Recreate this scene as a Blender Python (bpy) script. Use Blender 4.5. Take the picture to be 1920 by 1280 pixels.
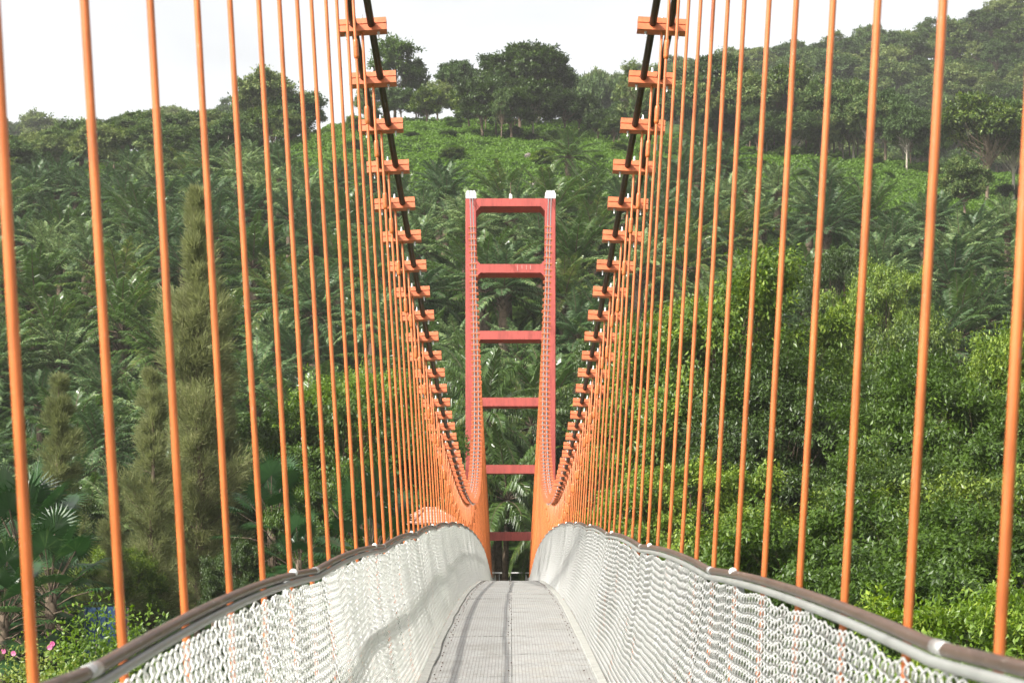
import bpy, math, random
import numpy as np
from mathutils import Vector, Matrix
for o in list(bpy.data.objects):
    bpy.data.objects.remove(o)
rng = np.random.default_rng(7)
random.seed(7)
SC = bpy.context.scene
COL = SC.collection
R = math.radians
# ------------------------------------------------------------------ camera, sky, sun, exposure
FPX = 3644.0                       # focal length in pixels of the 1920 px wide photograph
cam_d = bpy.data.cameras.new('camera')
cam = bpy.data.objects.new('camera', cam_d); COL.objects.link(cam)
cam.location = (-0.012, 0, 0); cam.rotation_euler = (R(90), 0, 0)
cam_d.sensor_width = 36; cam_d.lens = FPX / 1920 * 36
cam_d.shift_x = 3 / 1920; cam_d.shift_y = 340 / 1920
cam_d.clip_start = 0.1; cam_d.clip_end = 6000
cam_d.dof.use_dof = True; cam_d.dof.focus_distance = 26; cam_d.dof.aperture_fstop = 8
SC.camera = cam
SUN = Vector((-0.83, -0.72, 1.0)).normalized()       # direction towards the sun
world = bpy.data.worlds.new('World'); SC.world = world; world.use_nodes = True
nt = world.node_tree; nt.nodes.clear()
out = nt.nodes.new('ShaderNodeOutputWorld'); bg = nt.nodes.new('ShaderNodeBackground')
sky = nt.nodes.new('ShaderNodeTexSky'); sky.sky_type = 'NISHITA'; sky.sun_disc = False
sky.sun_elevation = math.asin(SUN.z); sky.sun_rotation = math.atan2(SUN.x, SUN.y)
sky.dust_density = 6.0; sky.air_density = 1.0; sky.ozone_density = 1.0
hs = nt.nodes.new('ShaderNodeHueSaturation'); hs.inputs['Saturation'].default_value = 0.14
hs.inputs['Value'].default_value = 1.22
nt.links.new(sky.outputs[0], hs.inputs['Color'])
tcw = nt.nodes.new('ShaderNodeTexCoord'); sxw = nt.nodes.new('ShaderNodeSeparateXYZ'); mrw = nt.nodes.new('ShaderNodeMapRange')
nt.links.new(tcw.outputs['Generated'], sxw.inputs[0]); nt.links.new(sxw.outputs['Z'], mrw.inputs['Value'])
mrw.inputs['From Min'].default_value = 0.0; mrw.inputs['From Max'].default_value = 0.6; mrw.inputs['To Min'].default_value = 1.75; mrw.inputs['To Max'].default_value = 0.75
mlw = nt.nodes.new('ShaderNodeVectorMath'); mlw.operation = 'SCALE'
tin = nt.nodes.new('ShaderNodeMixRGB'); tin.blend_type = 'MULTIPLY'; tin.inputs['Fac'].default_value = 1; tin.inputs['Color2'].default_value = (1.0, 1.0, 0.99, 1)
nt.links.new(hs.outputs[0], tin.inputs['Color1']); nt.links.new(tin.outputs[0], mlw.inputs[0]); nt.links.new(mrw.outputs[0], mlw.inputs['Scale'])
cln = nt.nodes.new('ShaderNodeTexNoise'); cln.inputs['Scale'].default_value = 2.6; cln.inputs['Detail'].default_value = 5
clm = nt.nodes.new('ShaderNodeMapping'); clm.inputs['Scale'].default_value = (1, 1, 3.2); nt.links.new(tcw.outputs['Generated'], clm.inputs[0]); nt.links.new(clm.outputs[0], cln.inputs['Vector'])
clr = nt.nodes.new('ShaderNodeMapRange'); clr.inputs['From Min'].default_value = .32; clr.inputs['From Max'].default_value = .62; clr.inputs['To Min'].default_value = .80; clr.inputs['To Max'].default_value = 1.12
nt.links.new(cln.outputs['Fac'], clr.inputs['Value']); cls = nt.nodes.new('ShaderNodeVectorMath'); cls.operation = 'SCALE'
nt.links.new(mlw.outputs[0], cls.inputs[0]); nt.links.new(clr.outputs[0], cls.inputs['Scale']); nt.links.new(cls.outputs[0], bg.inputs['Color'])
bg.inputs['Strength'].default_value = 0.15
nt.links.new(bg.outputs[0], out.inputs['Surface'])
sd = bpy.data.lights.new('sun', 'SUN'); sd.energy = 4.8; sd.angle = R(1.3); sd.color = (1.0, 0.955, 0.88)
so = bpy.data.objects.new('sun', sd); COL.objects.link(so)
so.rotation_euler = SUN.to_track_quat('Z', 'Y').to_euler()
SC.view_settings.view_transform = 'Standard'; SC.view_settings.look = 'None'
SC.view_settings.exposure = 0.55; SC.view_settings.gamma = 1.0
SC.cycles.max_bounces = 6; SC.cycles.transmission_bounces = 3; SC.cycles.diffuse_bounces = 3
SC.cycles.glossy_bounces = 2; SC.cycles.volume_bounces = 0; SC.cycles.transparent_max_bounces = 6

# ------------------------------------------------------------------ helpers
def tag(o, label=None, cat=None, group=None, kind=None):
    if label: o['label'] = label
    if cat: o['category'] = cat
    if group: o['group'] = group
    if kind: o['kind'] = kind
    return o
def empty(name, loc=(0, 0, 0), rz=0.0):
    o = bpy.data.objects.new(name, None); COL.objects.link(o)
    o.location = loc; o.rotation_euler = (0, 0, rz); o.empty_display_size = 0.2
    return o
def mesh(name, V, F, mat=None, smooth=False):
    V = np.asarray(V, dtype=np.float32).reshape(-1, 3)
    me = bpy.data.meshes.new(name)
    Fs = F if isinstance(F, list) and len(F) and isinstance(F[0], np.ndarray) else [np.asarray(F)]
    nl = sum(f.size for f in Fs); nf = sum(len(f) for f in Fs)
    me.vertices.add(len(V)); me.vertices.foreach_set('co', V.ravel())
    me.loops.add(nl); me.polygons.add(nf)
    vi = np.concatenate([f.ravel() for f in Fs]).astype(np.int32)
    tot = np.concatenate([np.full(len(f), f.shape[1]) for f in Fs]).astype(np.int32)
    st = np.concatenate([[0], np.cumsum(tot)[:-1]]).astype(np.int32)
    me.loops.foreach_set('vertex_index', vi)
    me.polygons.foreach_set('loop_start', st); me.polygons.foreach_set('loop_total', tot)
    me.polygons.foreach_set('use_smooth', np.full(nf, bool(smooth)))
    me.update(calc_edges=True); me.validate()
    if mat: me.materials.append(mat)
    return me
def link(name, me, parent=None, loc=None):
    o = bpy.data.objects.new(name, me); COL.objects.link(o)
    if parent: o.parent = parent
    if loc is not None: o.location = loc
    return o
class MB:
    """collects quads / tris into one mesh"""
    def __init__(s): s.V = []; s.Q = []; s.T = []; s.n = 0
    def add(s, V, Q=None, T=None):
        V = np.asarray(V, float).reshape(-1, 3)
        if Q is not None and len(Q): s.Q.append(np.asarray(Q, int) + s.n)
        if T is not None and len(T): s.T.append(np.asarray(T, int) + s.n)
        s.V.append(V); s.n += len(V); return s
    def box(s, c, d, rot=None):
        c = np.array(c, float); h = np.array(d, float) / 2
        sg = np.array([[-1,-1,-1],[1,-1,-1],[1,1,-1],[-1,1,-1],[-1,-1,1],[1,-1,1],[1,1,1],[-1,1,1]], float)
        P = sg * h
        if rot is not None: P = P @ np.array(rot).T
        return s.add(P + c, [[0,3,2,1],[4,5,6,7],[0,1,5,4],[1,2,6,5],[2,3,7,6],[3,0,4,7]])
    def tube(s, P, r, k=8, cap=True):
        P = np.asarray(P, float); n = len(P); r = np.broadcast_to(np.asarray(r, float), (n,))
        T = np.gradient(P, axis=0); T /= np.linalg.norm(T, axis=1)[:, None] + 1e-12
        ref = np.array([0, 0, 1.0]) if abs(T[:, 2]).mean() < 0.8 else np.array([1.0, 0, 0])
        A = np.cross(T, ref); A /= np.linalg.norm(A, axis=1)[:, None] + 1e-12
        B = np.cross(T, A)
        th = np.arange(k) * 2 * math.pi / k
        V = P[:, None, :] + r[:, None, None] * (np.cos(th)[None, :, None] * A[:, None, :] + np.sin(th)[None, :, None] * B[:, None, :])
        i = np.arange(n - 1)[:, None] * k; j = np.arange(k)[None, :]; j2 = (j + 1) % k
        Q = np.stack([i + j, i + j2, i + k + j2, i + k + j], -1).reshape(-1, 4)
        s.add(V.reshape(-1, 3), Q)
        if cap:
            b = s.n - n * k
            for o, rev in ((0, False), ((n - 1) * k, True)):
                c = P[0] if o == 0 else P[-1]
                s.V.append(c[None, :]); ci = s.n; s.n += 1
                t = [[b + o + a, b + o + (a + 1) % k, ci] if rev else [b + o + (a + 1) % k, b + o + a, ci] for a in range(k)]
                s.T.append(np.array(t))
        return s
    def prism(s, poly, z0, z1, axis='y'):
        poly = np.asarray(poly, float); n = len(poly)
        def mk(t):
            if axis == 'y': return np.c_[poly[:, 0], np.full(n, t), poly[:, 1]]
            if axis == 'x': return np.c_[np.full(n, t), poly[:, 0], poly[:, 1]]
            return np.c_[poly[:, 0], poly[:, 1], np.full(n, t)]
        V = np.r_[mk(z0), mk(z1)]
        Q = [[i, (i + 1) % n, n + (i + 1) % n, n + i] for i in range(n)]
        T = [[0, i + 1, i] for i in range(1, n - 1)] + [[n, n + i, n + i + 1] for i in range(1, n - 1)]
        return s.add(V, Q, T)
    def me(s, name, mat, smooth=False):
        F = []
        if s.Q: F.append(np.concatenate(s.Q))
        if s.T: F.append(np.concatenate(s.T))
        return mesh(name, np.concatenate(s.V), F, mat, smooth)
    def obj(s, name, mat, parent=None, smooth=False, loc=None):
        return link(name, s.me(name, mat, smooth), parent, loc)
def vnoise(x, y, seed=0):
    x = np.asarray(x, float); y = np.asarray(y, float)
    xi = np.floor(x).astype(np.int64); yi = np.floor(y).astype(np.int64)
    fx = x - xi; fy = y - yi; fx = fx * fx * (3 - 2 * fx); fy = fy * fy * (3 - 2 * fy)
    def h(a, b):
        n = (a * 374761393 + b * 668265263 + seed * 974634541) & 0xffffffff
        n = ((n ^ (n >> 13)) * 1274126177) & 0xffffffff
        return ((n ^ (n >> 16)) & 0xffff) / 65535.0
    return (h(xi, yi) * (1 - fx) + h(xi + 1, yi) * fx) * (1 - fy) + (h(xi, yi + 1) * (1 - fx) + h(xi + 1, yi + 1) * fx) * fy

# ------------------------------------------------------------------ materials
def new_mat(name):
    m = bpy.data.materials.new(name); m.use_nodes = True
    n = m.node_tree; b = n.nodes['Principled BSDF']
    return m, n, b
def nd(n, t, **kw):
    x = n.nodes.new(t)
    for k, v in kw.items():
        if k in x.inputs: x.inputs[k].default_value = v
        else: setattr(x, k, v)
    return x
def ramp(n, fac, stops):
    r = n.nodes.new('ShaderNodeValToRGB'); e = r.color_ramp.elements
    e[0].position = stops[0][0]; e[0].color = (*stops[0][1], 1)
    e[1].position = stops[-1][0]; e[1].color = (*stops[-1][1], 1)
    for p, c in stops[1:-1]:
        q = e.new(p); q.color = (*c, 1)
    n.links.new(fac, r.inputs['Fac']); return r
def paint(name, c, rough=0.45, var=0.12, wear=None, wear_amt=0.62, scale=6.0, bump=0.15, spec=0.5, metal=0.0, stretch=(1, 1, 1)):
    m, n, b = new_mat(name)
    tc = nd(n, 'ShaderNodeTexCoord'); mp = nd(n, 'ShaderNodeMapping'); mp.inputs['Scale'].default_value = stretch
    oi = nd(n, 'ShaderNodeObjectInfo'); ml = nd(n, 'ShaderNodeMath', operation='MULTIPLY'); ml.inputs[1].default_value = 57.0
    n.links.new(oi.outputs['Random'], ml.inputs[0]); va = nd(n, 'ShaderNodeVectorMath', operation='ADD')
    n.links.new(tc.outputs['Object'], va.inputs[0]); n.links.new(ml.outputs[0], va.inputs[1]); n.links.new(va.outputs[0], mp.inputs['Vector'])
    a = nd(n, 'ShaderNodeTexNoise', Scale=scale, Detail=8.0, Roughness=0.65); n.links.new(mp.outputs[0], a.inputs['Vector'])
    lo = tuple(x * (1 - var * 1.6) for x in c); hi = tuple(min(1, x * (1 + var)) for x in c)
    st = [(0.3, lo), (0.5, c), (0.68, hi)]
    r = ramp(n, a.outputs['Fac'], st); colo = r.outputs['Color']
    if wear:
        w = nd(n, 'ShaderNodeTexNoise', Scale=scale * 5, Detail=6.0, Roughness=0.7); n.links.new(mp.outputs[0], w.inputs['Vector'])
        wr = ramp(n, w.outputs['Fac'], [(wear_amt, (0, 0, 0)), (wear_amt + 0.06, (1, 1, 1))])
        mx = nd(n, 'ShaderNodeMixRGB'); n.links.new(wr.outputs[0], mx.inputs['Fac']); n.links.new(colo, mx.inputs['Color1'])
        mx.inputs['Color2'].default_value = (*wear, 1); colo = mx.outputs[0]
    n.links.new(colo, b.inputs['Base Color'])
    b.inputs['Roughness'].default_value = rough; b.inputs['Metallic'].default_value = metal
    b.inputs['Specular IOR Level'].default_value = spec
    if bump:
        bp = nd(n, 'ShaderNodeBump', Strength=bump, Distance=0.01); n.links.new(a.outputs['Fac'], bp.inputs['Height'])
        n.links.new(bp.outputs[0], b.inputs['Normal'])
    return m
def foliage(name, dark, mid, light, trans=0.35, rough=0.45, spec=0.4, objvar=0.35):
    """leaf colour: per leaf island, per object and by slow noise"""
    m, n, b = new_mat(name)
    g = nd(n, 'ShaderNodeNewGeometry'); oi = nd(n, 'ShaderNodeObjectInfo'); tc = nd(n, 'ShaderNodeTexCoord')
    no = nd(n, 'ShaderNodeTexNoise', Scale=0.75, Detail=5.0, Roughness=0.7); n.links.new(tc.outputs['Object'], no.inputs['Vector'])
    m1 = nd(n, 'ShaderNodeMath', operation='MULTIPLY_ADD'); n.links.new(g.outputs['Random Per Island'], m1.inputs[0]); m1.inputs[1].default_value = 0.28
    n.links.new(no.outputs['Fac'], m1.inputs[2])
    m2 = nd(n, 'ShaderNodeMath', operation='MULTIPLY_ADD'); n.links.new(oi.outputs['Random'], m2.inputs[0]); m2.inputs[1].default_value = objvar; sc0 = None
    n.links.new(m1.outputs[0], m2.inputs[2])
    r = ramp(n, m2.outputs[0], [(0.4, dark), (0.85, mid), (1.3 if False else 1.0, light)])
    sc = nd(n, 'ShaderNodeMath', operation='MULTIPLY'); n.links.new(m2.outputs[0], sc.inputs[0]); sc.inputs[1].default_value = 0.92
    n.links.new(sc.outputs[0], r.inputs['Fac'])
    n.links.new(r.outputs[0], b.inputs['Base Color'])
    b.inputs['Roughness'].default_value = rough; b.inputs['Specular IOR Level'].default_value = spec
    tr = nd(n, 'ShaderNodeBsdfTranslucent'); hs_ = nd(n, 'ShaderNodeHueSaturation', Saturation=1.15, Value=1.3)
    n.links.new(r.outputs[0], hs_.inputs['Color']); n.links.new(hs_.outputs[0], tr.inputs['Color'])
    mx = nd(n, 'ShaderNodeMixShader'); mx.inputs[0].default_value = trans
    n.links.new(b.outputs[0], mx.inputs[1]); n.links.new(tr.outputs[0], mx.inputs[2])
    n.links.new(mx.outputs[0], n.nodes['Material Output'].inputs['Surface'])
    return m
M = {}
M['orange'] = paint('orange_paint', (0.54, 0.145, 0.038), rough=0.34, var=0.24, wear=(0.50, 0.36, 0.27), wear_amt=0.635, scale=9, bump=0.12, stretch=(5, 5, 5))
M['clamp'] = paint('clamp_orange', (0.60, 0.155, 0.06), rough=0.45, var=0.2, wear=(0.16, 0.05, 0.03), wear_amt=0.625, scale=12)
M['salmon'] = paint('tower_red', (0.42, 0.078, 0.062), rough=0.6, var=0.17, wear=(0.27, 0.05, 0.045), wear_amt=0.585, scale=2.2, bump=0.25, stretch=(1.4, 1.4, .22))
M['cable'] = paint('black_cable', (0.022, 0.014, 0.010), rough=0.5, var=0.4, wear=(0.10, 0.055, 0.03), wear_amt=0.58, scale=14, bump=0.6)
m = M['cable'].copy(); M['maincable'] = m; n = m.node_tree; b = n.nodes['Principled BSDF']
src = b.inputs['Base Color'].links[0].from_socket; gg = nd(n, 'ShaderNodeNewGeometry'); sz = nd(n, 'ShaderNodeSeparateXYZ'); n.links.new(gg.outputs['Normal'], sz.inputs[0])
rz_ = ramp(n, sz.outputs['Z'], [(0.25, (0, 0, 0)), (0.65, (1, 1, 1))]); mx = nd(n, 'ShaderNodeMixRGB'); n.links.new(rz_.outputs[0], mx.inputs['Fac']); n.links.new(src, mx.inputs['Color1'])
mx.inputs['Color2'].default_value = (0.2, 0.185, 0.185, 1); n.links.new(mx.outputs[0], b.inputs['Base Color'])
M['zinc'] = paint('galvanised', (0.55, 0.55, 0.54), rough=0.35, var=0.15, scale=20, metal=0.6)
M['brown'] = paint('brown_rail', (0.085, 0.056, 0.042), rough=0.36, var=0.25, wear=(0.27, 0.23, 0.19), wear_amt=0.6, scale=5, stretch=(4, 0.6, 4))
M['palepipe'] = paint('pale_pipe', (0.25, 0.26, 0.245), rough=0.35, var=0.1, scale=5)
M['white'] = paint('white_paint', (0.82, 0.82, 0.8), rough=0.4, var=0.06, scale=8)
M['bark'] = paint('bark', (0.16, 0.12, 0.085), rough=0.9, var=0.35, scale=3, bump=0.8, stretch=(1, 1, 0.3), spec=0.1)
M['palebark'] = paint('pale_bark', (0.36, 0.32, 0.26), rough=0.9, var=0.3, scale=3, bump=0.6, stretch=(1, 1, 0.3), spec=0.1)
M['palmbark'] = paint('palm_bark', (0.12, 0.09, 0.065), rough=0.95, var=0.4, scale=6, bump=1.0, spec=0.1)
M['rock'] = paint('rock', (0.15, 0.125, 0.115), rough=0.9, var=0.3, scale=1.2, bump=0.8)
M['blue'] = paint('blue_sheet', (0.008, 0.036, 0.09), rough=0.5, var=0.25, wear=(0.08, 0.10, 0.14), wear_amt=0.6, scale=1.2, stretch=(1, 1, 0.2))
M['wall'] = paint('hut_wall', (0.12, 0.09, 0.06), rough=0.9, var=0.2, scale=2)
M['pink'] = foliage('pink_petals', (0.6, 0.12, 0.3), (0.7, 0.2, 0.4), (0.8, 0.35, 0.5), 0.4)
M['oilpalm'] = foliage('oil_palm_leaf', (0.024, 0.052, 0.018), (0.075, 0.135, 0.048), (0.25, 0.33, 0.13), 0.25, 0.42, 0.4, 0.4)
M['coco'] = foliage('coconut_leaf', (0.035, 0.075, 0.015), (0.08, 0.14, 0.03), (0.20, 0.22, 0.06), 0.3, 0.32, 0.6, 0.3)
M['drycoco'] = foliage('dry_frond', (0.2, 0.12, 0.03), (0.35, 0.22, 0.06), (0.5, 0.33, 0.1), 0.3, 0.5, 0.3, 0.3)
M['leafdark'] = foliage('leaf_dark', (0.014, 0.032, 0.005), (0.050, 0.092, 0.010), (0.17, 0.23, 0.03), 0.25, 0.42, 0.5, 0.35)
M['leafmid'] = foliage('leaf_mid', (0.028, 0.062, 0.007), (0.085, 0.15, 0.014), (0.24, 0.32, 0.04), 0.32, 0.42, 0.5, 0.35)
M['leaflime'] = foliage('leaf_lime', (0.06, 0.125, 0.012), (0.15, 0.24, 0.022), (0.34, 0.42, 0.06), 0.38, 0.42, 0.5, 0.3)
M['ridge'] = foliage('ridge_leaf', (0.032, 0.062, 0.018), (0.078, 0.13, 0.034), (0.18, 0.22, 0.07), 0.25, 0.6, 0.3, 0.5)
M['casu'] = foliage('casuarina_needles', (0.12, 0.14, 0.055), (0.25, 0.27, 0.12), (0.46, 0.45, 0.25), 0.45, 0.7, 0.2, 0.2)
M['fan'] = foliage('fan_palm_leaf', (0.012, 0.04, 0.010), (0.03, 0.08, 0.02), (0.12, 0.19, 0.06), 0.2, 0.3, 0.6, 0.3)
M['vine'] = foliage('hill_vines', (0.07, 0.14, 0.022), (0.14, 0.24, 0.035), (0.30, 0.40, 0.08), 0.35, 0.55, 0.3, 0.1)
M['under'] = foliage('undergrowth', (0.02, 0.05, 0.01), (0.05, 0.10, 0.016), (0.12, 0.18, 0.03), 0.3, 0.5, 0.4, 0.1)
M['hedge'] = foliage('hibiscus_leaf', (0.12, 0.18, 0.03), (0.33, 0.37, 0.08), (0.6, 0.55, 0.25), 0.35, 0.45, 0.4, 0.2)
# white vinyl netting, light put into the colour: left copy brightened, right greyed as shade
for nm, c_, t_ in (('net', .95, .38), ('netshade', .50, .15)):
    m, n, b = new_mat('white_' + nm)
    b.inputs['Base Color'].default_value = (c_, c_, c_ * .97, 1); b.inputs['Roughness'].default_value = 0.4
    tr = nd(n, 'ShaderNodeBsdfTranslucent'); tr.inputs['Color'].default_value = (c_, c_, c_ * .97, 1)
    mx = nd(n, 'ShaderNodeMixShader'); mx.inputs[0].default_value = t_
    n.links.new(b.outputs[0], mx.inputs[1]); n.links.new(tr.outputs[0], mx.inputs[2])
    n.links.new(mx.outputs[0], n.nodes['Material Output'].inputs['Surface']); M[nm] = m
# deck
m, n, b = new_mat('deck_panels')
tc = nd(n, 'ShaderNodeTexCoord')
mp = nd(n, 'ShaderNodeMapping'); mp.inputs['Rotation'].default_value = (0, 0, R(90)); n.links.new(tc.outputs['Object'], mp.inputs['Vector'])
br = nd(n, 'ShaderNodeTexBrick', Scale=1.0); br.inputs['Brick Width'].default_value = 0.16; br.inputs['Row Height'].default_value = 0.028
br.inputs['Mortar Size'].default_value = 0.003; br.inputs['Color1'].default_value = (0.375, 0.38, 0.37, 1); br.inputs['Color2'].default_value = (0.33, 0.33, 0.318, 1)
br.inputs['Mortar'].default_value = (0.235, 0.23, 0.215, 1); br.offset = 0.5
n.links.new(mp.outputs[0], br.inputs['Vector'])
no = nd(n, 'ShaderNodeTexNoise', Scale=1.6, Detail=6.0, Roughness=0.6); n.links.new(tc.outputs['Object'], no.inputs['Vector'])
rr = ramp(n, no.outputs['Fac'], [(0.3, (0.82, 0.80, 0.76)), (0.55, (1, 1, 1)), (0.75, (1.0, 0.95, 0.86))])
mu = nd(n, 'ShaderNodeMixRGB', blend_type='MULTIPLY'); mu.inputs['Fac'].default_value = 1
n.links.new(br.outputs['Color'], mu.inputs['Color1']); n.links.new(rr.outputs[0], mu.inputs['Color2'])
n2 = nd(n, 'ShaderNodeTexNoise', Scale=45.0, Detail=3.0); n.links.new(tc.outputs['Object'], n2.inputs['Vector'])
r2 = ramp(n, n2.outputs['Fac'], [(0.35, (0.86, 0.85, 0.83)), (0.6, (1, 1, 1))])
mu2 = nd(n, 'ShaderNodeMixRGB', blend_type='MULTIPLY'); mu2.inputs['Fac'].default_value = 1
n.links.new(mu.outputs[0], mu2.inputs['Color1']); n.links.new(r2.outputs[0], mu2.inputs['Color2'])
n.links.new(mu2.outputs[0], b.inputs['Base Color']); b.inputs['Roughness'].default_value = 0.6
bp = nd(n, 'ShaderNodeBump', Strength=0.5, Distance=0.003); n.links.new(br.outputs['Fac'], bp.inputs['Height']); bp.invert = True
n.links.new(bp.outputs[0], b.inputs['Normal']); M['deck'] = m
M['deckedge'] = paint('deck_edge', (0.33, 0.33, 0.30), rough=0.6, var=0.15, scale=8)
# roof tiles
m, n, b = new_mat('roof_tiles')
tc = nd(n, 'ShaderNodeTexCoord'); br = nd(n, 'ShaderNodeTexBrick', Scale=1.0)
br.inputs['Brick Width'].default_value = 0.3; br.inputs['Row Height'].default_value = 0.12; br.inputs['Mortar Size'].default_value = 0.012
br.inputs['Color1'].default_value = (0.62, 0.36, 0.29, 1); br.inputs['Color2'].default_value = (0.50, 0.26, 0.2, 1); br.inputs['Mortar'].default_value = (0.22, 0.12, 0.1, 1)
sx = nd(n, 'ShaderNodeSeparateXYZ'); cx = nd(n, 'ShaderNodeCombineXYZ'); ad = nd(n, 'ShaderNodeMath', operation='ADD')
n.links.new(tc.outputs['Object'], sx.inputs[0]); n.links.new(sx.outputs['X'], ad.inputs[0]); n.links.new(sx.outputs['Y'], ad.inputs[1])
n.links.new(ad.outputs[0], cx.inputs['X']); n.links.new(sx.outputs['Z'], cx.inputs['Y']); n.links.new(cx.outputs[0], br.inputs['Vector'])
n.links.new(br.outputs['Color'], b.inputs['Base Color']); b.inputs['Roughness'].default_value = 0.7; M['tiles'] = m
# ground
m, n, b = new_mat('ground_soil_and_green')
tc = nd(n, 'ShaderNodeTexCoord')
a = nd(n, 'ShaderNodeTexNoise', Scale=0.12, Detail=8.0, Roughness=0.7); n.links.new(tc.outputs['Object'], a.inputs['Vector'])
r = ramp(n, a.outputs['Fac'], [(0.3, (0.014, 0.028, 0.008)), (0.5, (0.03, 0.06, 0.012)), (0.66, (0.06, 0.10, 0.02)), (0.8, (0.10, 0.08, 0.045))])
n.links.new(r.outputs[0], b.inputs['Base Color']); b.inputs['Roughness'].default_value = 0.95; b.inputs['Specular IOR Level'].default_value = 0.1
a2 = nd(n, 'ShaderNodeTexNoise', Scale=1.5, Detail=8.0); n.links.new(tc.outputs['Object'], a2.inputs['Vector'])
bp = nd(n, 'ShaderNodeBump', Strength=1.0, Distance=0.4); n.links.new(a2.outputs['Fac'], bp.inputs['Height']); n.links.new(bp.outputs[0], b.inputs['Normal'])
M['ground'] = m

# ------------------------------------------------------------------ terrain
PY = [-3000, 0, 55, 80, 100, 118, 132, 150, 175, 200, 250, 300, 330, 345, 370, 400, 440, 480, 520, 560, 600, 700, 3000]
PZ = [-9, -8.5, -8, -6.2, -5.6, -5.0, -1.5, 5.5, 16, 26, 43.5, 59, 67, 69.5, 68, 63, 62, 88, 109, 124, 126, 90, 20]
def terrain(x, y):
    x = np.asarray(x, float); y = np.asarray(y, float)
    p = np.interp(y, PY, PZ)
    mN = np.interp(x, [-130, -92, -66, -40, -23, 0, 17, 33, 56, 83, 130], [0.78, .83, .90, .95, 1.03, 1.0, 1.0, .97, .92, .86, .80])
    mF = np.interp(x, [-260, -150, -85, 0, 27, 68, 145, 250], [.78, .85, .885, .92, .95, 1.01, 1.11, 1.16])
    w = np.clip((y - 380) / 80, 0, 1)
    z = np.where(p > 0, p * (mN * (1 - w) + mF * w), p)
    amp = np.clip((y - 110) / 80, 0.1, 1)
    z = z + amp * ((vnoise(x / 22, y / 22, 3) - .5) * 3.2 + (vnoise(x / 8, y / 8, 5) - .5) * 1.2)
    # the bank beside the bridge on the left, near the camera
    z = z + np.exp(-((x + 9) / 5.5) ** 2 - ((y - 40) / 13) ** 2) * 3.6
    return z
def axis(fine0, fine1, step, far):
    a = list(np.arange(fine0, fine1 + step, step)); s = step
    while a[-1] < far: s *= 1.4; a.append(min(far, a[-1] + s))
    s = step; b = [fine0]
    while b[-1] > -far: s *= 1.4; b.append(max(-far, b[-1] - s))
    return np.array(b[1:][::-1] + a)
gx = axis(-200, 200, 2.5, 1500); gy = axis(0, 640, 2.5, 1500)
XX, YY = np.meshgrid(gx, gy); ZZ = terrain(XX, YY)
nx, ny = len(gx), len(gy); i = (np.arange(ny - 1)[:, None] * nx + np.arange(nx - 1)[None, :]).ravel()
g = link('ground', mesh('ground', np.c_[XX.ravel(), YY.ravel(), ZZ.ravel()], np.c_[i, i + 1, i + nx + 1, i + nx], M['ground'], True))
tag(g, 'green and brown hillside rising behind the bridge', kind='structure')
def at(px, d): return (px - 957) / FPX * d
def gz(x, y): return float(terrain(x, y))

# ------------------------------------------------------------------ bridge
S = 0.9                                            # spacing of the hangers
def smooth_interp(xs, ys, lo, hi):
    t = np.linspace(lo, hi, 1200); v = np.interp(t, xs, ys); k = 31
    vp = np.r_[np.full(k, v[0]), v, np.full(k, v[-1])]
    for _ in range(2): vp = np.convolve(vp, np.ones(k) / k, 'same')
    return lambda n: np.interp(n, t, vp[k:-k])
RB = smooth_interp([-25, 0, 3.5, 5.5, 7, 9.5, 135], [.15, .13, .07, .035, .01, 0, 0], -25, 135)
def RNS(s, n): return RN(n) + (RB(n) if s > 0 else 0)
RN = smooth_interp([-25, 0, 4.5, 6.2, 9.2, 12, 14.6, 17.7, 20.9, 25.3, 30, 36, 41, 46, 52, 58, 66, 76, 88, 103, 118, 135],
                   [-1.2, -.42, -.315, -.26, -.215, -.185, -.165, -.125, -.09, -.035, -.008, -.005, -.04, -.11, -.21, -.36, -.60, -.98, -1.65, -2.6, -3.05, -3.1], -25, 135)
DN = smooth_interp([-25, 0, 5, 10, 16.7, 22.6, 28, 32, 36.5, 43, 50, 58, 66, 76, 88, 103, 118, 135],
                   [-2.3, -1.5, -1.42, -1.33, -1.235, -1.12, -1.07, -1.085, -1.125, -1.22, -1.35, -1.56, -1.85, -2.25, -2.9, -3.7, -4.15, -4.2], -25, 135)
def HC(n): return 0.5 + 0.00357 * (np.asarray(n, float) - 48.5) ** 2     # main cable height
KN0, KS = 4.7, 5.4                                 # rail pipe joints
def rail(n, s=-1):
    t = ((np.asarray(n, float) - KN0) / KS) % 1.0
    return RNS(s, n) + 0.030 * (4 * t * (1 - t)) - 0.018
def XH(n, z): return 0.962 + 0.057 * (z - RN(n))
NT = 118.0; YT = NT * S
NEND = 131.0
XR = 0.925

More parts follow.
